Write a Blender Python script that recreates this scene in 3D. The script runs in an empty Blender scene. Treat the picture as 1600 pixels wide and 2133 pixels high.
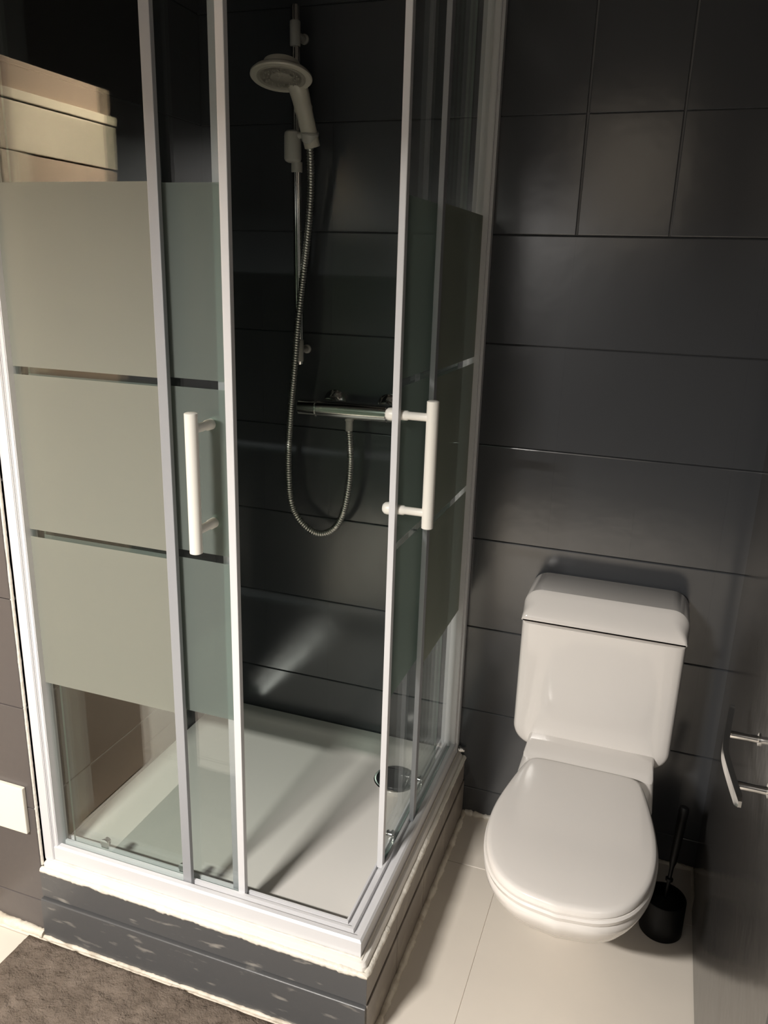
import bpy, bmesh, math, random
from mathutils import Vector, Matrix, noise
random.seed(7)
S = bpy.context.scene
COL = S.collection

# ---------------------------------------------------------------- camera
F_PX, CAM = 1653.996, Vector((1.19121, -1.93743, 1.49924))
YAW, PITCH, ROLL = -0.332586, 0.294391, 0.031661
fw = Vector((math.sin(YAW)*math.cos(PITCH), math.cos(YAW)*math.cos(PITCH), -math.sin(PITCH)))
rt0 = Vector((math.cos(YAW), -math.sin(YAW), 0)); up0 = rt0.cross(fw)
rt = rt0*math.cos(ROLL) + up0*math.sin(ROLL); up = -rt0*math.sin(ROLL) + up0*math.cos(ROLL)
cd = bpy.data.cameras.new('camera'); cam = bpy.data.objects.new('camera', cd); COL.objects.link(cam)
M = Matrix((rt, up, -fw)).transposed().to_4x4(); M.translation = CAM
cam.matrix_world = M
cd.sensor_fit = 'VERTICAL'; cd.sensor_height = 36.0; cd.lens = F_PX*36.0/2133.0
cd.clip_start = 0.02
S.camera = cam

# ---------------------------------------------------------------- world, exposure
W = bpy.data.worlds.new('World'); S.world = W; W.use_nodes = True
W.node_tree.nodes['Background'].inputs[0].default_value = (1.0, .93, .84, 1)
W.node_tree.nodes['Background'].inputs[1].default_value = 0.0
S.view_settings.view_transform = 'Standard'; S.view_settings.look = 'None'
S.view_settings.gamma = 1; S.view_settings.use_curve_mapping = False
S.view_settings.exposure = 0.0
S.cycles.max_bounces = 10; S.cycles.transparent_max_bounces = 24; S.cycles.glossy_bounces = 6
S.cycles.use_denoising = True

# ---------------------------------------------------------------- room lamp and added light
def area_lamp(name, loc, size, power, color, rot, spread=180, sy=None):
    l = bpy.data.lights.new(name, 'AREA'); l.energy = power; l.color = color; l.size = size
    l.spread = math.radians(spread)
    if sy: l.shape = 'RECTANGLE'; l.size_y = sy
    o = bpy.data.objects.new(name, l); COL.objects.link(o); o.location = loc; o.rotation_euler = rot
    return o
# lamp over the basin behind the camera: shines downwards only
MAIN = area_lamp('mirror_light_source', (0.14, -2.60, 1.995), 0.34, 122, (1.0, .95, .89), (0, 0, 0), 180, .10)
# added light aimed left to brighten the cabinet mirrored in the glass
CAB_FILL = area_lamp('added_cabinet_light', (0.42, -1.42, 2.455), 0.16, 7.5, (1.0, .86, .70), Vector((-.62, .20, -.82)).to_track_quat('-Z', 'Y').to_euler(), 54)

# ---------------------------------------------------------------- materials
def mat(name, col, rough=.5, metal=0, bump=None, var=None, spec=.5, coat=0):
    m = bpy.data.materials.new(name); m.use_nodes = True
    nt = m.node_tree; b = nt.nodes['Principled BSDF']
    b.inputs['Base Color'].default_value = (*col, 1); b.inputs['Roughness'].default_value = rough
    b.inputs['Metallic'].default_value = metal; b.inputs['Specular IOR Level'].default_value = spec
    b.inputs['Coat Weight'].default_value = coat; b.inputs['Coat Roughness'].default_value = .05
    tc = nt.nodes.new('ShaderNodeTexCoord')
    if var:  # (scale, amount, second colour, stretch)
        n = nt.nodes.new('ShaderNodeTexNoise'); n.inputs['Scale'].default_value = var[0]; n.inputs['Detail'].default_value = 6
        r = nt.nodes.new('ShaderNodeValToRGB'); r.color_ramp.elements[0].position = var[1]; r.color_ramp.elements[1].position = var[2]
        r.color_ramp.elements[0].color = (*col, 1); r.color_ramp.elements[1].color = (*var[3], 1)
        g = nt.nodes.new('ShaderNodeNewGeometry'); mp = nt.nodes.new('ShaderNodeMapping')
        mp.inputs['Scale'].default_value = var[4] if len(var) > 4 else (1, 1, 1)
        nt.links.new(g.outputs['Position'], mp.inputs[0]); nt.links.new(mp.outputs[0], n.inputs[0])
        nt.links.new(n.outputs[0], r.inputs[0]); nt.links.new(r.outputs[0], b.inputs['Base Color'])
    if bump:
        for k, (sc, st, di) in enumerate(bump):
            g = nt.nodes.new('ShaderNodeNewGeometry')
            n = nt.nodes.new('ShaderNodeTexNoise'); n.inputs['Scale'].default_value = sc; n.inputs['Detail'].default_value = 3
            bp = nt.nodes.new('ShaderNodeBump'); bp.inputs['Strength'].default_value = st; bp.inputs['Distance'].default_value = di
            nt.links.new(g.outputs['Position'], n.inputs[0]); nt.links.new(n.outputs[0], bp.inputs['Height'])
            if k: nt.links.new(last.outputs[0], bp.inputs['Normal'])
            last = bp
        nt.links.new(last.outputs[0], b.inputs['Normal'])
    return m

PAINT = mat('grey tile paint', (.050, .0535, .059), .19, bump=[(7, .30, .003), (45, .18, .0005)], spec=.85)
PAINT2 = mat('warm grey tile paint', (.105, .093, .090), .30, bump=[(9, .5, .003), (60, .25, .0008)], var=(9, .66, .72, (.2, .18, .16), (1, 1, .3)), spec=.5)
DULL = mat('dull grey wall paint', (.05, .05, .052), .7, bump=[(40, .2, .001)])
SIDE_BOUNCE = mat('worn side paint with floor bounce', (.24, .21, .18), .4, bump=[(25, .5, .002)], var=(16, .5, .72, (.34, .30, .25), (3, 1, 1)))  # lighter and browner than the front: floor bounce put into the colour
CHIPPED = mat('chipped grey tile paint', (.095, .096, .098), .38, bump=[(25, .5, .002), (110, .3, .0006)],
              var=(14, .60, .72, (.30, .285, .26), (1, 1, 4.0)))
GROUT = mat('painted joint', (.12, .12, .12), .4, bump=[(50, .4, .0008)])
WALLP = mat('painted plaster', (.62, .56, .48), .8, bump=[(40, .2, .001)])
CEILP = mat('ceiling paint', (.05, .048, .046), .85)
DOORP = mat('gloss grey door paint', (.050, .048, .046), .20, bump=[(6, .6, .004), (45, .25, .0008)], spec=.6)
FLOOR = mat('beige floor tile', (.80, .735, .645), .42, bump=[(30, .2, .0006)], var=(3.5, .35, .75, (.74, .68, .60)))
FGROUT = mat('floor grout', (.36, .32, .27), .8)
CAULK = mat('cream sealant', (.80, .74, .63), .5, bump=[(70, .9, .003)], var=(28, .48, .75, (.50, .43, .34)))
WCAULK = mat('white sealant', (.80, .76, .68), .45, bump=[(80, .9, .003)], var=(22, .5, .8, (.70, .64, .54)))
TRAY = mat('white acrylic', (.80, .775, .73), .22, bump=[(60, .08, .0005)], spec=.5)
WHITEM = mat('white enamelled aluminium', (.70, .70, .715), .30, bump=[(120, .06, .0003)])
HANDLE = mat('white handle plastic', (.88, .86, .79), .35, bump=[(90, .05, .0003)])
SEAL = mat('translucent grey seal', (.33, .34, .36), .4, bump=[(90, .1, .0005)])
CERAM = mat('white ceramic', (.80, .765, .725), .10, spec=.55, coat=.4, bump=[(5, .04, .001)])
SEATM = mat('white seat plastic', (.80, .765, .725), .13, spec=.5, bump=[(5, .05, .001)])
CHROME = mat('chrome', (.78, .77, .75), .16, 1, bump=[(60, .05, .0004)])
HOSE = mat('ribbed metal hose', (.68, .665, .62), .38, 1, bump=[(200, .05, .0003)])
GREYPL = mat('satin grey plastic', (.48, .46, .42), .35, bump=[(90, .05, .0003)])
HEADM = mat('shower head plastic', (.60, .56, .48), .3, bump=[(90, .05, .0003)])
NOZZLE = mat('shower face rubber', (.36, .33, .28), .5, bump=[(400, .6, .001)])
BLACK = mat('black plastic', (.004, .004, .004), .45, spec=.2, bump=[(90, .05, .0003)])
DARKHOLE = mat('dark waste cap', (.028, .032, .034), .22, bump=[(40, .1, .0004)])
MAT_ = mat('brown bath mat pile', (.14, .112, .09), .95, bump=[(55, 1, .006), (240, 1, .003)], var=(26, .35, .75, (.22, .178, .145)), spec=.1)
PLATE = mat('ivory plate plastic', (.86, .82, .72), .4, bump=[(90, .05, .0003)])
CREAM = mat('cream cabinet lacquer', (.84, .74, .58), .4, bump=[(50, .1, .0006)])
TAUPE = mat('taupe door laminate', (.46, .35, .265), .4, bump=[(50, .1, .0006)])
LAMPBODY = mat('lamp body', (.5, .5, .5), .4, bump=[(50, .1, .0006)])

def emis(name, col, st):
    m = bpy.data.materials.new(name); m.use_nodes = True; nt = m.node_tree; nt.nodes.clear()
    e = nt.nodes.new('ShaderNodeEmission'); e.inputs[0].default_value = (*col, 1); e.inputs[1].default_value = st
    o = nt.nodes.new('ShaderNodeOutputMaterial'); nt.links.new(e.outputs[0], o.inputs[0]); return m
GLOW = emis('lamp diffuser glow', (1, .84, .66), 1.0)

def glass_mat(name, tint, frost=0.0, diffcol=(.7, .72, .66), sharp=.12):
    m = bpy.data.materials.new(name); m.use_nodes = True; nt = m.node_tree; nt.nodes.clear()
    N = nt.nodes.new; L = nt.links.new
    out = N('ShaderNodeOutputMaterial'); tr = N('ShaderNodeBsdfTransparent'); tr.inputs[0].default_value = (*tint, 1)
    if frost == 0:
        gl = N('ShaderNodeBsdfGlossy'); gl.inputs['Roughness'].default_value = .02; gl.inputs[0].default_value = (1, 1, 1, 1)
        lw = N('ShaderNodeLayerWeight'); lw.inputs[0].default_value = .5     # facing = 1 - |cos|
        pw = N('ShaderNodeMath'); pw.operation = 'POWER'; pw.inputs[1].default_value = 4.5; L(lw.outputs['Facing'], pw.inputs[0])
        fr = N('ShaderNodeMapRange'); fr.inputs[3].default_value = .050; fr.inputs[4].default_value = 1.0; L(pw.outputs[0], fr.inputs[0])
        mx = N('ShaderNodeMixShader'); L(fr.outputs[0], mx.inputs[0]); L(tr.outputs[0], mx.inputs[1]); L(gl.outputs[0], mx.inputs[2])
        L(mx.outputs[0], out.inputs[0])
    else:
        di = N('ShaderNodeBsdfDiffuse'); di.inputs[0].default_value = (*diffcol, 1)
        tl = N('ShaderNodeBsdfTranslucent'); tl.inputs[0].default_value = (*diffcol, 1)
        no = N('ShaderNodeTexNoise'); no.inputs['Scale'].default_value = 300
        rm = N('ShaderNodeMapRange'); rm.inputs[3].default_value = .52; rm.inputs[4].default_value = .58
        L(no.outputs[0], rm.inputs[0])
        m1 = N('ShaderNodeMixShader'); L(rm.outputs[0], m1.inputs[0]); L(di.outputs[0], m1.inputs[1]); L(tl.outputs[0], m1.inputs[2])
        m2 = N('ShaderNodeMixShader'); m2.inputs[0].default_value = frost; L(tr.outputs[0], m2.inputs[1]); L(m1.outputs[0], m2.inputs[2])
        L(m2.outputs[0], out.inputs[0])
    return m
GLASS = glass_mat('clear shower glass', (.955, .975, .965))
GEDGE = mat('green glass edge', (.16, .24, .21), .2, bump=[(50, .1, .0004)])
FROST_DIM = glass_mat('dimmed frosted film', (.74, .82, .79), .34, (.52, .56, .53))  # same film on the doors, their dimmer look put into coverage and colour
FROST = glass_mat('frosted film', (.80, .86, .83), .66, (.58, .575, .51))

# ---------------------------------------------------------------- mesh helpers
def obj(name, bm, m, parent=None, smooth=None, label=None, mats=None):
    bmesh.ops.recalc_face_normals(bm, faces=bm.faces)
    me = bpy.data.meshes.new(name); bm.to_mesh(me); bm.free()
    for k in (mats or [m]): me.materials.append(k)
    if smooth is not None:
        for p in me.polygons: p.use_smooth = True
        me.set_sharp_from_angle(angle=math.radians(smooth))
    o = bpy.data.objects.new(name, me); COL.objects.link(o)
    if parent: o.parent = parent; o.matrix_parent_inverse = parent.matrix_world.inverted()
    if label: o['label'] = label
    return o
def thing(name, label, cat, loc, group=None):
    o = bpy.data.objects.new(name, None); COL.objects.link(o); o.location = loc; o.empty_display_size = .05
    o.matrix_world = Matrix.Translation(loc)
    o['label'] = label; o['category'] = cat
    if group: o['group'] = group
    return o
def tag(o, label, cat, group=None):
    o['label'] = label; o['category'] = cat
    if group: o['group'] = group
    return o
def struct(name, bm, m, parent=None, **k):
    o = obj(name, bm, m, parent, **k)
    if not parent: o['kind'] = 'structure'
    return o
def box(bm, x0, x1, y0, y1, z0, z1, ch=0):
    r = bmesh.ops.create_cube(bm, size=1)
    for v in r['verts']:
        v.co = Vector(((x0+x1)/2+v.co.x*(x1-x0), (y0+y1)/2+v.co.y*(y1-y0), (z0+z1)/2+v.co.z*(z1-z0)))
    if ch:
        es = list({e for v in r['verts'] for e in v.link_edges})
        bmesh.ops.bevel(bm, geom=es, offset=ch, segments=1 if ch < .0012 else 2, affect='EDGES', profile=.6)
def bx_flush(x0, x1, y0, y1, z0, z1, ch, axis):
    bm = bmesh.new(); r = bmesh.ops.create_cube(bm, size=1)
    for v in bm.verts:
        v.co = Vector(((x0+x1)/2+v.co.x*(x1-x0), (y0+y1)/2+v.co.y*(y1-y0), (z0+z1)/2+v.co.z*(z1-z0)))
    k = 0 if axis == 'y' else 1
    for top, off, seg in ((True, ch, 3), (False, min(ch, .0005), 1)):   # the upper arris is softer than the lower one
        es = [e for e in bm.edges if abs(e.verts[0].co[k]-e.verts[1].co[k]) > 1e-4 and all((v.co.z > (z0+z1)/2) == top for v in e.verts)]
        bmesh.ops.bevel(bm, geom=es, offset=off, segments=seg, affect='EDGES', profile=.5)
    return bm
def bx(*a, ch=0):
    bm = bmesh.new(); box(bm, *a, ch=ch); return bm
def frame(d):
    d = d.normalized(); a = Vector((0, 0, 1)) if abs(d.z) < .9 else Vector((0, 1, 0))
    u = d.cross(a).normalized(); return u, d.cross(u).normalized()
def ring_loft(bm, rings, cap0=True, cap1=True, closed=True):
    vr = [[bm.verts.new(p) for p in r] for r in rings]
    n = len(vr[0])
    for a, b in zip(vr, vr[1:]):
        for i in range(n if closed else n-1):
            j = (i+1) % n
            bm.faces.new((a[i], a[j], b[j], b[i]))
    if cap0: bm.faces.new(vr[0][::-1])
    if cap1: bm.faces.new(vr[-1])
    return vr
def lathe(bm, p0, axis, prof, n=32):
    """prof: list of (distance along axis, radius)"""
    axis = Vector(axis).normalized(); u, v = frame(axis); p0 = Vector(p0)
    ring_loft(bm, [[p0+axis*h+(u*math.cos(t)+v*math.sin(t))*max(r, .0001) for t in [2*math.pi*i/n for i in range(n)]] for h, r in prof])
def tube(bm, pts, r, n=12, rad=None, flat=None):
    pts = [Vector(p) for p in pts]; rings = []; u = None
    for i, p in enumerate(pts):
        d = (pts[min(i+1, len(pts)-1)]-pts[max(i-1, 0)]).normalized()
        if u is None: u, v = frame(d)
        else:
            u = (u-d*u.dot(d)).normalized(); v = d.cross(u).normalized()
        rr = rad(i) if rad else r
        fl = flat or (1, 1)
        rings.append([p+(u*math.cos(t)*fl[0]+v*math.sin(t)*fl[1])*rr for t in [2*math.pi*k/n for k in range(n)]])
    ring_loft(bm, rings)
def spline(pts, step):
    P = [Vector(p) for p in pts]; P = [P[0]*2-P[1]]+P+[P[-1]*2-P[-2]]; out = []
    for i in range(1, len(P)-2):
        a, b, c, d = P[i-1:i+3]; k = max(2, int((c-b).length/step))
        for j in range(k):
            t = j/k
            out.append(.5*((2*b)+(c-a)*t+(2*a-5*b+4*c-d)*t*t+(3*b-a-3*c+d)*t**3))
    out.append(P[-2]); return out
def rrect(x0, x1, y0, y1, rs, n=8):
    """rounded rectangle outline; rs radii for corners (x1,y1),(x0,y1),(x0,y0),(x1,y0)"""
    out = []
    for (cx, cy, a0, r) in ((x1, y1, 0, rs[0]), (x0, y1, 90, rs[1]), (x0, y0, 180, rs[2]), (x1, y0, 270, rs[3])):
        sx = -1 if cx == x1 else 1; sy = -1 if cy == y1 else 1
        for k in range(n+1):
            t = math.radians(a0+90*k/n)
            out.append((cx+sx*r+r*math.cos(t), cy+sy*r+r*math.sin(t)))
    return out

# ================================================================ STRUCTURE
XR = 1.4255; H = 2.50; YB = -3.0; XL = -0.50; YJ = -0.785   # right wall, ceiling, rear wall, far left wall, jog
# floor slab with tiles
fl = struct('floor', bx(XL-.1, XR+.1, YB-.1, .1, -.08, -.004), FGROUT)
xs = [-.855, -.255, .345, .945, 1.545]; ys = [.393, -.207, -.807, -1.407, -2.007, -2.607, -3.207]
for i in range(4):
    for j in range(6):
        x0, x1 = max(xs[i], XL-.05)+.00025, min(xs[i+1], XR+.05)-.00025
        y1, y0 = min(ys[j], .05)-.0011, max(ys[j+1], YB-.05)+.0011
        obj('tile', bx(x0, x1, y0, y1, -.0045, 0, ch=.0008), FLOOR, fl)
struct('ceiling', bx(XL-.1, XR+.1, YB-.1, .1, H, H+.1), CEILP)

zj = [0]+[.0902+.25*k for k in range(10)]+[H]
def tiled(name, axis, pos, a0, a1, joints, out, zlo=0, m=PAINT, gapv=.0004):
    """a wall slab whose tiles stand proud; axis 'y' = plane of constant y"""
    t = .004
    if axis == 'y': slab = bx(a0, a1, pos+t*1.05 if out < 0 else pos-.1, pos+.1 if out < 0 else pos-t*1.05, 0, H)
    else: slab = bx(pos-.1 if out > 0 else pos+t, pos-t*1.05 if out > 0 else pos+.1, a0, a1, 0, H)
    w = struct(name, slab, GROUT)
    js = [a0]+[j for j in joints if a0+.02 < j < a1-.02]+[a1]
    for r in range(len(zj)-1):
        z0, z1 = zj[r], zj[r+1]
        if z1 <= zlo: continue
        gv0 = .0022 if (z0 > 1.5 and name == 'wall_back') else .00004
        for c in range(len(js)-1):
            up = z0 > 1.5 and name == 'wall_back'; flush = not (up and js[c] > .7)
            gv = gv0 if not flush else .00004
            d = 0 if flush else random.uniform(-.0002, .0002)
            b0, b1 = js[c]+(gv if c else 0), js[c+1]-(gv if c < len(js)-2 else 0)
            zz0, zz1 = z0+.0006, z1-.0006
            if axis == 'y':
                f = pos+d
                a4 = (b0, b1, *((f, f+t*1.2) if out < 0 else (f-t*1.2, f)), zz0, zz1)
                bm = bx_flush(*a4, .0038, 'y') if flush else bx(*a4, ch=.0014)
            else:
                f = pos+d
                bm = bx_flush(*((f-t*1.2, f) if out > 0 else (f, f+t*1.2)), b0, b1, zz0, zz1, .0038, 'x')
            obj('tile', bm, m, w)
    return w
tiled('wall_back', 'y', 0, -.10, XR+.1, [.9618+.2*k for k in range(-5, 4)], -1)
tiled('wall_left', 'x', 0, YJ+.007, -.006, [-.2*k for k in range(1, 4)], 1, zlo=.12)
# the wall turns away to the left beside the shower: its face looks at the camera side
w = struct('wall_return', bx(XL, -.0, YJ+.006, YJ+.10, 0, H), GROUT)
for r in range(len(zj)-1):
    for x0, x1 in ((XL, -.4), (-.4, -.2), (-.2, -.0005)):
        obj('tile', bx(x0+.0005, x1-.0005, YJ, YJ+.0065, zj[r]+.0009, zj[r+1]-.0009, ch=.0011), PAINT2, w)
struct('wall_side', bx(XL-.1, XL, YB, YJ+.1, 0, H), DULL)
struct('wall_front', bx(XL-.1, XR+.1, YB-.1, YB, 0, H), DULL)
struct('wall_right', bx(XR, XR+.1, YB, .1, 0, H), DOORP)
# door in the right wall with its pull handle
d1 = struct('door_1', bx(XR-.008, XR, -1.02, -.165, .006, 2.03, ch=.002), DOORP)
bm = bmesh.new()
path = spline([(1.380, -.520, .763), (1.374, -.565, .762), (1.368, -.610, .761), (1.3615, -.665, .760), (1.3615, -.700, .760), (1.367, -.755, .760), (1.374, -.812, .760)], .006)
rings = []
for i, p in enumerate(path):
    d = (path[min(i+1, len(path)-1)]-path[max(i-1, 0)]).normalized(); s = Vector((d.y, -d.x, 0)).normalized()
    e = min(i, len(path)-1-i); k = .55 if e == 0 else (.85 if e == 1 else 1)
    hw, ht = .0042*k, .0095*k
    out = []
    for q in range(4):      # fluted bar: shallow ridges along its length
        zz = -ht+2*ht*q/3
        out.append(p+s*(hw+(.0008 if q in (0, 3) else 0))+Vector((0, 0, zz)))
    for q in range(4): out.append(p-s*hw+Vector((0, 0, ht-2*ht*q/3)))
    rings.append(out)
ring_loft(bm, rings)
for y, x in ((-.612, 1.370), (-.762, 1.370)):
    lathe(bm, (x, y, .761), (1, 0, 0), [(0, .006), (.004, .0068), (.030, .0062), (.044, .0068), (.0455, .0115), (.049, .0115)], 20)
obj('door_handle', bm, CHROME, d1, smooth=35, label='curved chrome pull handle')

# sealant lines
def bead(name, pts, r, m, amp=.35, seed=0, n=8, sub=.006, flat=None):
    bm = bmesh.new(); P = []
    pts = [Vector(p) for p in pts]
    for a, b in zip(pts, pts[1:]):
        k = int((b-a).length/sub)
        P += [a.lerp(b, i/k) for i in range(k)]
    P.append(pts[-1])
    tube(bm, P, r, n, rad=lambda i: r*(1+amp*noise.noise(Vector((i*.16, seed, 0)))+amp*.7*noise.noise(Vector((i*.83, seed+5, 0)))), flat=flat)
    return struct(name, bm, m, smooth=60)
bead('trim_1', [(.000, -.798, .003), (.795, -.798, .003)], .0048, CAULK, .8, 1)
bead('trim_2', [(.797, -.80, .002), (.797, -.001, .002)], .0085, CAULK, .6, 2)
bead('trim_3', [(.80, -.002, .004), (1.0, -.002, .006)], .009, WCAULK, .8, 3)
bead('trim_4', [(1.18, -.002, .001), (1.424, -.002, .001)], .0075, CAULK, .6, 4)
bead('trim_5', [(-.5, -.787, .002), (-.003, -.792, .004)], .012, CAULK, .5, 5)
bead('trim_6', [(1.423, -.002, .000), (1.423, -.164, .000)], .005, CAULK, .6, 6)

bead('trim_10', [(-.0015, -.779, .19), (-.0015, -.779, 2.14)], .0040, WCAULK, .2, 10)
# shower plinth: painted tiles around a block
pl = struct('plinth', bx(.0, .784, -.784, -.001, 0, .150), GROUT)
pl.name = 'trim_7'
def ptile(*a, ch=.0016): obj('tile', bx_flush(*a, ch, 'y'), CHIPPED, pl)
for k in range(4):
    a, b = .2*k, min(.2*k+.2, .7895)
    ptile(a+.00003, b-.00003, -.7895, -.7835, .112, .182)
    ptile(a+.00003, b-.00003, -.7965, -.7835, .001, .108, ch=.003)
for k, (a, b) in enumerate(((-.789, -.60), (-.60, -.40), (-.40, -.20), (-.20, -.001))):
    obj('tile', bx(.7835, .7895, a+.001, b-.001, .112, .180, ch=.0012), SIDE_BOUNCE, pl)
    obj('tile', bx(.7835, .7925, a+.001, b-.001, .001, .108, ch=.002), SIDE_BOUNCE, pl)

# ================================================================ SHOWER TRAY
ty = thing('shower_tray', 'white square shower tray set on a grey tiled step', 'shower tray', (.39, -.39, .178))
def trrect(i, z, r=.01, n=6, il=None): # inset on each side
    il = i if il is None else il
    return [Vector((x, y, z)) for x, y in rrect(.001+il, .783-i, -.783+i, -.001-i, (r,)*4, n)]
bm = bmesh.new()
ring_loft(bm, [trrect(.004, .152), trrect(.0, .156), trrect(0, .194), trrect(.004, .200), trrect(.030, .2005, .015),
               trrect(.040, .199, .02), trrect(.052, .190, .03, il=.062), trrect(.070, .174, .045, il=.088), trrect(.088, .1690, .055, il=.11), trrect(.12, .1675, .06, il=.14), trrect(.25, .1668, .06)], cap0=True, cap1=True)
obj('basin', bm, TRAY, ty, smooth=40)
bm = bmesh.new()
lathe(bm, (.632, -.150, .1645), (0, 0, 1), [(0, .060), (.0042, .060), (.006, .0575), (.0055, .0535), (.003, .052)], 40)
dr = obj('drain_ring', bm, CHROME, ty, smooth=40, label='thin chrome drain ring')
bm = bmesh.new()
lathe(bm, (.632, -.150, .1660), (0, 0, 1), [(0, .0515), (.004, .0515), (.0075, .049), (.009, .040), (.0095, .001)], 40)
obj('drain_cover', bm, DARKHOLE, ty, smooth=40, label='round dark drain cover')
bead('trim_8', [(.002, -.786, .1835), (.786, -.786, .1805), (.786, -.002, .183)], .0072, WCAULK, .36, 8)
bead('trim_9', [(.004, -.770, .2015), (.770, -.770, .201), (.770, -.004, .201)], .0028, WCAULK, .5, 9)

# ================================================================ SHOWER ENCLOSURE
en = thing('shower_enclosure', 'white framed corner shower cabin with sliding frosted glass doors', 'shower', (.39, -.39, .2005))
ZB, ZT = .2015, 2.14
# bottom rails: outer face .768, with inner channel lips
def rail_profile(run, z0, z1, name, flip=False):
    bm = bmesh.new()
    # (offset from outer face, height) cross-section of the extrusion
    prof = [(0, z0), (0, z1-.004), (.004, z1), (.0135, z1), (.0135, z1-.012), (.0255, z1-.012), (.0265, z1-.002), (.0325, z1-.002), (.0325, z1-.014), (.046, z1-.014), (.046, z1-.006), (.050, z1-.006), (.050, z0)]
    if flip: prof = [(a, z0+z1-b) for a, b in prof]
    R = []
    for e in (0, 1):
        if run == 'front': R.append([Vector(((.004, .768-a)[e], -.768+a, b)) for a, b in prof])
        else: R.append([Vector((.768-a, (-.768+a, -.004)[e], b)) for a, b in prof])
    ring_loft(bm, R)
    return obj(name, bm, WHITEM, en, label='white aluminium track rail')
rail_profile('front', ZB, .240, 'bottom_rail'); rail_profile('side', ZB, .240, 'bottom_rail')
rail_profile('front', ZT-.045, ZT, 'top_rail', True); rail_profile('side', ZT-.045, ZT, 'top_rail', True)
# wall profiles: stepped extrusions
def wall_profile(pts, name):
    bm = bmesh.new()
    ring_loft(bm, [[Vector((x, y, z)) for x, y in pts] for z in (ZB+.001, ZT-.001)])
    bmesh.ops.bevel(bm, geom=[e for e in bm.edges if abs(e.verts[0].co.z-e.verts[1].co.z) > .1], offset=.0015, segments=2, affect='EDGES')
    return obj(name, bm, WHITEM, en, smooth=30)
wall_profile([(.001, -.772), (.026, -.772), (.026, -.766), (.036, -.766), (.036, -.738), (.028, -.738), (.028, -.722), (.001, -.722)], 'wall_profile')
wall_profile([(.770, -.001), (.770, -.024), (.764, -.024), (.764, -.034), (.738, -.034), (.738, -.026), (.722, -.026), (.722, -.001)], 'wall_profile')
bm = bmesh.new(); lathe(bm, (.772, -.012, .213), (1, 0, 0), [(0, .010), (.006, .010), (.010, .007), (.018, .006), (.018, .001)], 16)
obj('level_knob', bm, CHROME, en, smooth=40, label='small chrome adjusting screw')

BANDS = [(.645, .9715), (.9870, 1.2935), (1.3085, 1.628)]
def panel(name, run, a, b, off, film):
    """glass pane between a and b (distance from the wall along the run), at offset plane off"""
    T = .005
    def bb(u0, u1, w0, w1, z0, z1, ch=0):
        if run == 'front': return bx(u0, u1, -w1, -w0, z0, z1, ch=ch)
        return bx(w0, w1, -u1, -u0, z0, z1, ch=ch)
    z0, z1 = .2295, ZT-.034
    bm = bb(a, b, off, off+T, z0, z1)
    o = obj(name, bm, GLASS, en, mats=[GLASS, GEDGE], label='clear glass pane with three frosted bands')
    for p in o.data.polygons:
        if p.area < .03: p.material_index = 1
    for (q0, q1) in BANDS:
        obj('frosted_band', bb(a+.0006, b-.0006, off+T+.0002, off+T+.0008, q0, q1), film, o, label='matt frosted film on the pane')
    return o, bb
# fixed panes (outer track) and sliding panes (inner track)
fx1, bbf = panel('fixed_panel', 'front', .030, .368, .7455, FROST)
dr1, _ = panel('sliding_door', 'front', .052, .482, .7260, FROST_DIM)
fx2, bbs = panel('fixed_panel', 'side', .028, .372, .7455, FROST)
dr2, _ = panel('sliding_door', 'side', .112, .542, .7260, FROST_DIM)
for o, bb, u, w0, w1 in ((fx1, bbf, .368, .7440, .7520), (fx2, bbs, .372, .7440, .7520)):
    obj('edge_seal', bb(u-.014, u+.006, w0-.003, w1, .2300, ZT-.035, ch=.0012), SEAL, o, label='grey translucent vertical seal')
for o, bb, u in ((dr1, bbf, .482), (dr2, bbs, .542)):
    obj('edge_profile', bb(u-.004, u+.0115, .7225, .7355, .2300, ZT-.035, ch=.0015), WHITEM, o, label='white vertical closing strip')
    obj('edge_seal', bb(u-.0225, u-.0045, .7240, .7248, .2300, ZT-.035), SEAL, o, label='grey magnetic seal lip')
# door handles: a round bar on two stems through the pane, knobs inside
def handle(run, u, z0, z1, s0, s1, par):
    bm = bmesh.new()
    P = lambda uu, w, z: Vector((uu, -w, z)) if run == 'front' else Vector((w, -uu, z))
    ax = P(0, 1, 0)
    w = .7945
    lathe(bm, P(u, w, z0), (0, 0, 1), [(0, .0085), (.0015, .0115), (z1-z0-.0015, .0115), (z1-z0, .0085)], 28)
    for z in (s0, s1):
        lathe(bm, P(u, .7315, z), ax, [(0, .0095), (.014, .0095), (.017, .0078), (w-.7315, .0078)], 20)
        lathe(bm, P(u, .7257, z), -ax, [(0, .0110), (.003, .0122), (.012, .0126), (.018, .0115), (.022, .008), (.0240, .002)], 20)
    obj('handle', bm, HANDLE, par, smooth=40, label='white bar handle on two stems')
handle('front', .447, 1.010, 1.262, 1.050, 1.232, dr1)
handle('side', .531, 1.026, 1.274, 1.057, 1.242, dr2)
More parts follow.
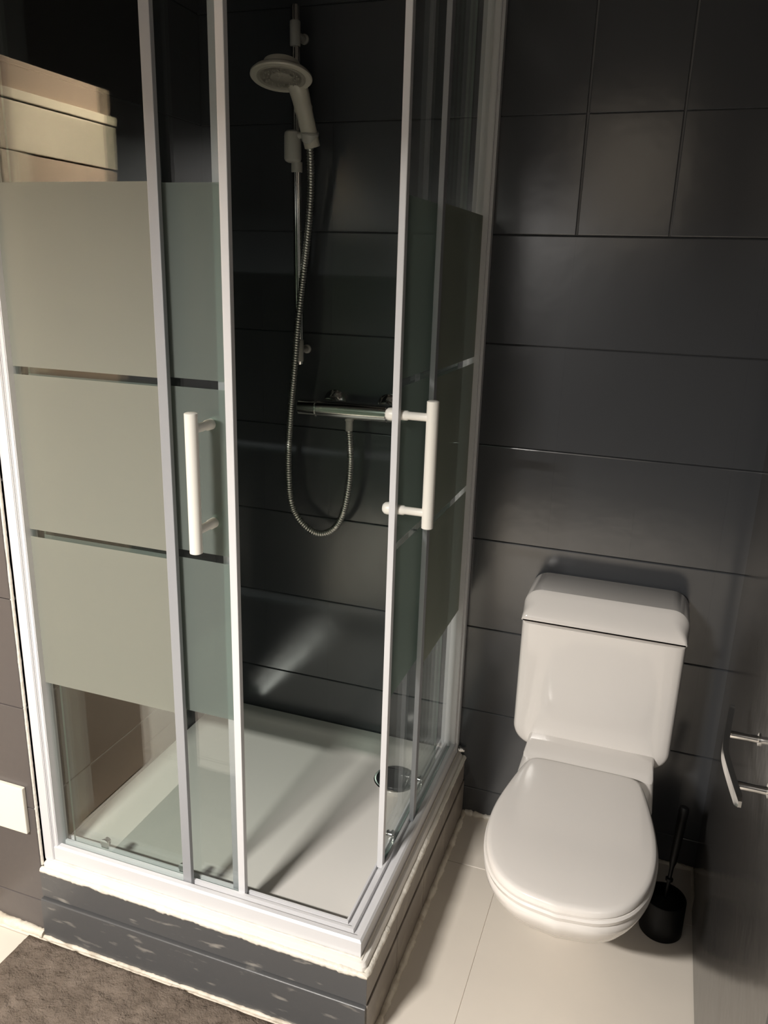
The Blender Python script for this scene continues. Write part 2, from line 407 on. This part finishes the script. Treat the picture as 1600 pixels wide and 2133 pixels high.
# rollers near the bottom of each sliding door
def roller(run, u, par):
    bm = bmesh.new()
    P = lambda uu, w, z: Vector((uu, -w, z)) if run == 'front' else Vector((w, -uu, z))
    lathe(bm, P(u, .7255, .243), -P(0, 1, 0), [(0, .011), (.003, .011), (.004, .007), (.009, .007), (.010, .0095), (.014, .0085), (.015, .002)], 20)
    for v in bm.verts: pass
    b2 = P(u, .720, .235)
    x0, x1, y0, y1 = b2.x-.010, b2.x+.010, b2.y-.005, b2.y+.005
    box(bm, x0, x1, y0, y1, .2300, .2420, ch=.001)
    obj('roller', bm, CHROME, par, smooth=35, label='small chrome door roller')
for u in (.130, .335): roller('front', u, dr1)
for u in (.230, .455): roller('side', u, dr2)

# ================================================================ SHOWER SET
RX = lambda z: .2945-(z-1.27)*.012
rs = thing('shower_rail', 'slim chrome vertical riser rail on the shower back wall', 'shower rail', (.29, -.001, 1.67))
bm = bmesh.new()
n = 40; rings = []
for z in (1.262, 1.266, 1.67, 2.074, 2.078):
    k = .8 if z in (1.262, 2.078) else 1
    rings.append([Vector((RX(z)+(.0105+.0005*math.cos(10*t))*k*math.cos(t), -.052+(.0075+.0005*math.cos(10*t))*k*math.sin(t), z)) for t in [2*math.pi*i/n for i in range(n)]])
ring_loft(bm, rings); obj('pole', bm, CHROME, rs, smooth=50)
for z0, z1 in ((1.270, 1.325), (1.993, 2.045)):
    bm = bmesh.new(); x = RX((z0+z1)/2); zm = (z0+z1)/2
    lathe(bm, (x, -.052, z0), (0, 0, 1), [(0, .0112), (.002, .0126), (z1-z0-.002, .0126), (z1-z0, .0112)], 24)
    lathe(bm, (x, -.0008, zm), (0, -1, 0), [(0, .0115), (.004, .0115), (.006, .0075), (.044, .0075)], 20)
    obj('wall_bracket', bm, GREYPL, rs, smooth=40, label='grey round wall bracket')
bm = bmesh.new(); lathe(bm, (RX(1.78)-.004, -.064, 1.742), (0, 0, 1), [(0, .012), (.003, .018), (.008, .0205), (.058, .0205), (.066, .019), (.070, .014), (.071, .002)], 28)
lathe(bm, (RX(1.70), -.052, 1.722), (0, 0, 1), [(0, .0135), (.022, .0135)], 20)
lathe(bm, (RX(1.80), -.064, 1.800), (1, -.25, .05), [(0, .008), (.045, .008)], 16)
lathe(bm, (.335, -.078, 1.783), (.12, -.2, .5), [(0, .015), (.003, .019), (.022, .021), (.026, .018)], 24)
obj('slider', bm, GREYPL, rs, smooth=40, label='grey sliding head holder')

hd = thing('hand_shower', 'round grey hand shower resting in the rail holder', 'shower head', (.337, -.085, 1.775))
A = Vector((.3390, -.083, 1.792)); Bc = Vector((.313, -.180, 1.902)); Rm = Bc+Vector((.012, .058, -.006))
nrm = Vector((.06, -.22, -.97)).normalized()
bm = bmesh.new()
pa = spline([A-(Rm-A).normalized()*.02, A, A.lerp(Rm, .45), Rm+Vector((.001, .006, -.012)), Rm+Vector((-.004, -.014, .012)), Bc+Vector((0, .012, .016))], .006)
tube(bm, pa, .012, 20, rad=lambda i: .0175+.007*(i/len(pa))**2+(.0012 if len(pa)*.42 < i < len(pa)*.46 else 0), flat=(1.1, .9))
obj('grip', bm, HEADM, hd, smooth=50)
bm = bmesh.new()
lathe(bm, Bc-nrm*.018, nrm, [(0, .020), (.003, .046), (.010, .062), (.016, .068), (.020, .0685), (.0225, .066), (.0215, .055)], 48)
obj('head_disc', bm, HEADM, hd, smooth=40)
bm = bmesh.new(); lathe(bm, Bc+nrm*.002, nrm, [(0, .054), (.0025, .054), (.0035, .051), (.0015, .046), (.0015, .024), (.0030, .022), (.0035, .001)], 40)
for ringr, cnt in ((.038, 20), (.030, 14), (.012, 7)):
    u, v = frame(nrm)
    for k in range(cnt):
        t = 2*math.pi*k/cnt; c = Bc+nrm*.003+(u*math.cos(t)+v*math.sin(t))*ringr
        lathe(bm, c, nrm, [(0, .0018), (.0026, .0014), (.0030, .0004)], 6)
obj('spray_face', bm, NOZZLE, hd, smooth=40, label='darker nozzle face')
bm = bmesh.new(); lathe(bm, Bc-nrm*.034+Vector((-.006, .012, 0)), nrm, [(0, .030), (.002, .040), (.011, .042), (.018, .040)], 40)
obj('mode_ring', bm, HEADM, hd, smooth=40, label='raised ring on the back of the head')

# mixer
mx = thing('shower_mixer', 'chrome thermostatic bar mixer on the shower back wall', 'mixer', (.452, -.001, 1.157))
bm = bmesh.new()
lathe(bm, (.302, -.068, 1.155), (1, 0, .01), [(0, .015), (.003, .020), (.050, .0215), (.052, .0190), (.054, .0190), (.056, .0215), (.150, .0225), (.244, .0215), (.246, .0190), (.248, .0190), (.250, .0215), (.297, .020), (.300, .015)], 40)
obj('body', bm, CHROME, mx, smooth=35)
for x in (.377, .527):
    bm = bmesh.new(); lathe(bm, (x, -.0008, 1.166), (0, -1, 0), [(0, .031), (.004, .031), (.010, .026), (.014, .016), (.050, .015)], 32)
    obj('wall_union', bm, CHROME, mx, smooth=35, label='round chrome rosette behind the bar')
bm = bmesh.new(); lathe(bm, (.443, -.066, 1.136), (0, 0, -1), [(0, .011), (.006, .011), (.007, .0095), (.032, .0095), (.033, .008)], 20)
obj('hose_outlet', bm, GREYPL, mx, smooth=40)
# hose
bm = bmesh.new()
hp = spline([(.337, -.080, 1.772), (.332, -.064, 1.70), (.325, -.056, 1.63), (.317, -.056, 1.55), (.309, -.062, 1.47), (.3015, -.074, 1.36), (.293, -.076, 1.25), (.279, -.068, 1.148), (.268, -.058, 1.06), (.2645, -.055, .985), (.270, -.055, .900), (.288, -.056, .855), (.318, -.058, .826), (.352, -.059, .812), (.385, -.060, .820),
             (.412, -.062, .845), (.430, -.063, .885), (.443, -.064, .95), (.448, -.065, 1.02), (.446, -.066, 1.07), (.443, -.066, 1.104)], .0021)
tube(bm, hp, .0068, 10, rad=lambda i: .0088 if i % 3 else .0070)
tag(obj('shower_hose', bm, HOSE, None, smooth=70), 'ribbed metal hose looping down below the bar mixer', 'hose')

# ================================================================ TOILET
CX = 1.128
to = thing('toilet', 'white close-coupled toilet with closed lid against the grey wall', 'toilet', (CX, -.30, 0))
half = spline([(0, -.300, 0), (.070, -.300, 0), (.108, -.304, 0), (.124, -.318, 0), (.1345, -.35, 0), (.150, -.42, 0), (.1625, -.50, 0), (.1635, -.57, 0), (.151, -.64, 0), (.121, -.70, 0), (.073, -.735, 0), (0, -.748, 0)], .012)
outl = [(p.x, p.y) for p in half]+[(-p.x, p.y) for p in half[-2:0:-1]]
def ring(z, grow=0, yb=None, yf=None, ws=1, cx=CX, tilt=0):
    """lid outline grown by 'grow' about its centre, optionally remapped in depth"""
    r = []; yc = -.52
    for x, y in outl:
        d = Vector((x, y-yc)); L = d.length; d = d*(1+grow/L)
        X, Y = d.x*ws, d.y+yc
        if yf is not None:
            t = (Y+.748)/(.448); Y = yf+(yb-yf)*t
        r.append(Vector((cx+X, Y, z+tilt*(Y+.3))))
    return r
# lid: slightly domed
bm = bmesh.new()
R = [ring(.4185, -.006), ring(.4200, 0), ring(.4290, .0), ring(.4335, -.004), ring(.4350, -.012), ring(.4365, -.03), ring(.4385, -.08), ring(.4392, -.115)]
ring_loft(bm, R); obj('lid', bm, SEATM, to, smooth=45, label='closed white plastic lid')
bm = bmesh.new()
ring_loft(bm, [ring(.4020, -.006), ring(.4035, .001), ring(.4125, .004), ring(.4165, .001), ring(.4175, -.008)])
obj('seat', bm, SEATM, to, smooth=45)
# bowl and foot
bm = bmesh.new()
R = [ring(.000, 0, -.10, -.335, .56), ring(.012, 0, -.10, -.335, .56), ring(.05, 0, -.11, -.360, .56), ring(.10, 0, -.12, -.410, .62), ring(.15, 0, -.13, -.480, .71),
     ring(.20, 0, -.15, -.560, .80), ring(.25, 0, -.18, -.625, .885), ring(.30, 0, -.21, -.680, .955), ring(.345, 0, -.24, -.720, 1.0), ring(.375, 0, -.26, -.742, 1.025), ring(.392, 0, -.27, -.748, 1.03), ring(.399, -.003, -.27, -.748, 1.03), ring(.4015, -.012, -.27, -.748, 1.03)]
ring_loft(bm, R)
# rear deck carrying the cistern
def deck(z, w, yf, r=.03, i=0): return [Vector((CX+.004+x, y, z)) for x, y in rrect(-w+i, w-i, yf+i, -.004, (.004, .004, r, r), 6)]
ring_loft(bm, [deck(0, .095, -.30), deck(.15, .10, -.30), deck(.26, .118, -.33), deck(.33, .138, -.37), deck(.385, .1480, -.40), deck(.402, .149, -.40), deck(.4085, .149, -.345, i=.004), deck(.4100, .149, -.30, i=.010)])
obj('bowl', bm, CERAM, to, smooth=50)
# raised shelf behind the lid
bm = bmesh.new()
ring_loft(bm, [[Vector((CX+.004+x, y, z)) for x, y in rrect(-.149+i, .149-i, yf, -.006, (.004, .004, .014, .014), 6)] for z, i, yf in ((.4080, .002, -.282), (.412, .001, -.276), (.4175, .003, -.250), (.4205, .008, -.215))])
obj('rear_shelf', bm, CERAM, to, smooth=50)
# cistern
bm = bmesh.new(); R = []
for y, i in ((-.004, .012), (-.006, .004), (-.012, 0), (-.150, 0), (-.166, .0015), (-.1755, .005), (-.1800, .011), (-.1818, .024), (-.1828, .045), (-.1835, .09)):
    rb = .048
    R.append([Vector((CX-.0015+x, y-(z-.55)*.010*(-y/.18), z)) for x, z in rrect(-.187+i, .187-i, .3800+i*.35, .7125-min(i, .004), (.004, .004, rb, rb), 10)])
ring_loft(bm, R); obj('cistern', bm, CERAM, to, smooth=50)
bm = bmesh.new(); R = []
for y, i, zt in ((-.004, .010, .770), (-.007, .003, .7775), (-.012, 0, .7795), (-.1355, 0, .7792), (-.1372, .0004, .7782), (-.1470, .0008, .7690), (-.157, .001, .7585), (-.167, .0015, .7480), (-.175, .002, .7380), (-.181, .003, .7285), (-.1835, .006, .7225)):
    R.append([Vector((CX-.0015+x, y, z)) for x, z in rrect(-.1895+i, .1895-i, .7138+i*.3, zt, (min(.042, (zt-.7138)*.92), min(.042, (zt-.7138)*.92), .002, .002), 8)])
ring_loft(bm, R); obj('cistern_lid', bm, CERAM, to, smooth=30, label='rounded ceramic cistern lid')

# ================================================================ BRUSH
br = thing('toilet_brush', 'black toilet brush in round black holder beside the toilet', 'toilet brush', (1.345, -.243, 0))
bm = bmesh.new()
lathe(bm, (1.345, -.243, .0003), (0, 0, 1), [(0, .047), (.003, .0495), (.092, .0490), (.095, .0475), (.0945, .0455), (.030, .044)], 40)
obj('holder', bm, BLACK, br, smooth=40)
bm = bmesh.new(); lathe(bm, (1.345, -.243, .076), (0, 0, 1), [(0, .0440), (.004, .0440), (.008, .040), (.014, .012), (.016, .007)], 36)
obj('splash_disc', bm, BLACK, br, smooth=40)
bm = bmesh.new()
a = Vector((1.346, -.240, .088)); b = Vector((1.360, -.200, .322)); dd = b-a; L = dd.length
lathe(bm, a, dd, [(0, .0045), (.044, .0045), (.046, .0088), (.052, .0088), (.054, .0045), (.080, .0050), (.095, .0085), (.150, .0105), (L-.012, .0118), (L-.003, .0100), (L, .003)], 20)
obj('handle', bm, BLACK, br, smooth=40)

# ================================================================ MAT, PLATE
bm = bmesh.new()
x0, x1, y0, y1 = -.038, .78, -1.36, -.806
nx, ny = 150, 110; rows = []
for j in range(ny+1):
    row = []
    for i in range(nx+1):
        x = x0+(x1-x0)*i/nx; y = y0+(y1-y0)*j/ny
        e = min(i, nx-i, j, ny-j); h = .011*min(1, .35+e*.25) if e else .0015
        if e: h += .0045*noise.noise(Vector((x*28, y*28, 0)))+.0035*noise.noise(Vector((x*90, y*60, 3)))+random.uniform(-.0012, .0012)
        wob = .0015*noise.noise(Vector((x*20, y*20, 9)))
        row.append(bm.verts.new((x+wob, y+wob, max(h, .001))))
    rows.append(row)
for j in range(ny):
    for i in range(nx): bm.faces.new((rows[j][i], rows[j][i+1], rows[j+1][i+1], rows[j+1][i]))
border = [rows[0][i] for i in range(nx)]+[rows[j][nx] for j in range(ny)]+[rows[ny][i] for i in range(nx, 0, -1)]+[rows[j][0] for j in range(ny, 0, -1)]
low = [bm.verts.new((v.co.x, v.co.y, .0003)) for v in border]
for i in range(len(border)):
    k = (i+1) % len(border); bm.faces.new((border[i], low[i], low[k], border[k]))
bm.faces.new(low)
tag(obj('bath_mat', bm, MAT_, None, smooth=80), 'brown soft pile bath mat on floor before the shower step', 'bath mat')

sw = thing('wall_plate', 'ivory blank cover plate on the wall left of the shower', 'wall plate', (-.09, YJ, .335))
obj('cover', bx(-.165, -.0185, YJ-.0105, YJ-.0005, .277, .394, ch=.002), PLATE, sw)
obj('backing', bx(-.161, -.0225, YJ-.0045, YJ-.0002, .281, .390), PLATE, sw)

# ================================================================ LEFT OF THE CAMERA: cream cabinet seen mirrored in the glass
cb = thing('tall_cabinet', 'cream tall cabinet with taupe door mirrored in shower glass', 'cabinet', (-.33, -1.05, 0))
obj('body', bx(XL+.002, -.205, -1.345, -.80, 0, 1.845, ch=.002), CREAM, cb)
obj('frame_post', bx(-.205, -.185, -1.045, -.80, .0, 1.722, ch=.002), CREAM, cb, label='cream upright beside the door')
obj('frame_head', bx(-.205, -.185, -1.345, -.80, 1.724, 1.822, ch=.002), CREAM, cb, label='cream board above the door')
obj('top_moulding', bx(-.205, -.181, -1.347, -.798, 1.825, 1.845, ch=.002), CREAM, cb)
obj('door', bx(-.205, -.188, -1.343, -1.048, .005, 1.720, ch=.002), TAUPE, cb, label='taupe door panel')
obj('cornice', bx(XL+.002, -.190, -1.335, -.80, 1.846, 1.905, ch=.002), TAUPE, cb, label='taupe box on top')

# lamps' bodies
ml = thing('mirror_lamp', 'grey slim lamp above the basin behind the viewpoint', 'lamp', (.14, -2.60, 2.05))
bm = bmesh.new(); box(bm, -.06, .34, -2.67, -2.53, 2.005, 2.035, ch=.003); box(bm, -.06, .34, -2.530, -2.522, 1.979, 2.035, ch=.001); box(bm, .11, .17, YB+.001, -2.67, 2.01, 2.03, ch=.002)  # front lip added to keep lamp light off the upper back wall
obj('housing', bm, LAMPBODY, ml)
# lit frosted hall window high in the rear wall
bm = bmesh.new()
for a in ((.57, .61, 1.71, 2.39), (1.11, 1.15, 1.71, 2.39), (.61, 1.11, 1.71, 1.75), (.61, 1.11, 2.35, 2.39)):
    box(bm, a[0], a[1], YB+.001, YB+.04, a[2], a[3], ch=.003)
w1 = struct('window_1', bm, LAMPBODY)
obj('pane', bx(.609, 1.111, YB+.004, YB+.012, 1.749, 2.351), GLOW, w1, label='warm lit frosted pane')
cl = thing('added_lamp', 'round lamp body added for the unseen cabinet light', 'lamp', (.42, -1.42, 2.49))  # body of the added cabinet light, out of view
bm = bmesh.new(); lathe(bm, (.42, -1.42, 2.4995), (0, 0, -1), [(0, .11), (.006, .11), (.010, .105), (.012, .095)], 40)
obj('housing', bm, LAMPBODY, cl, smooth=40)
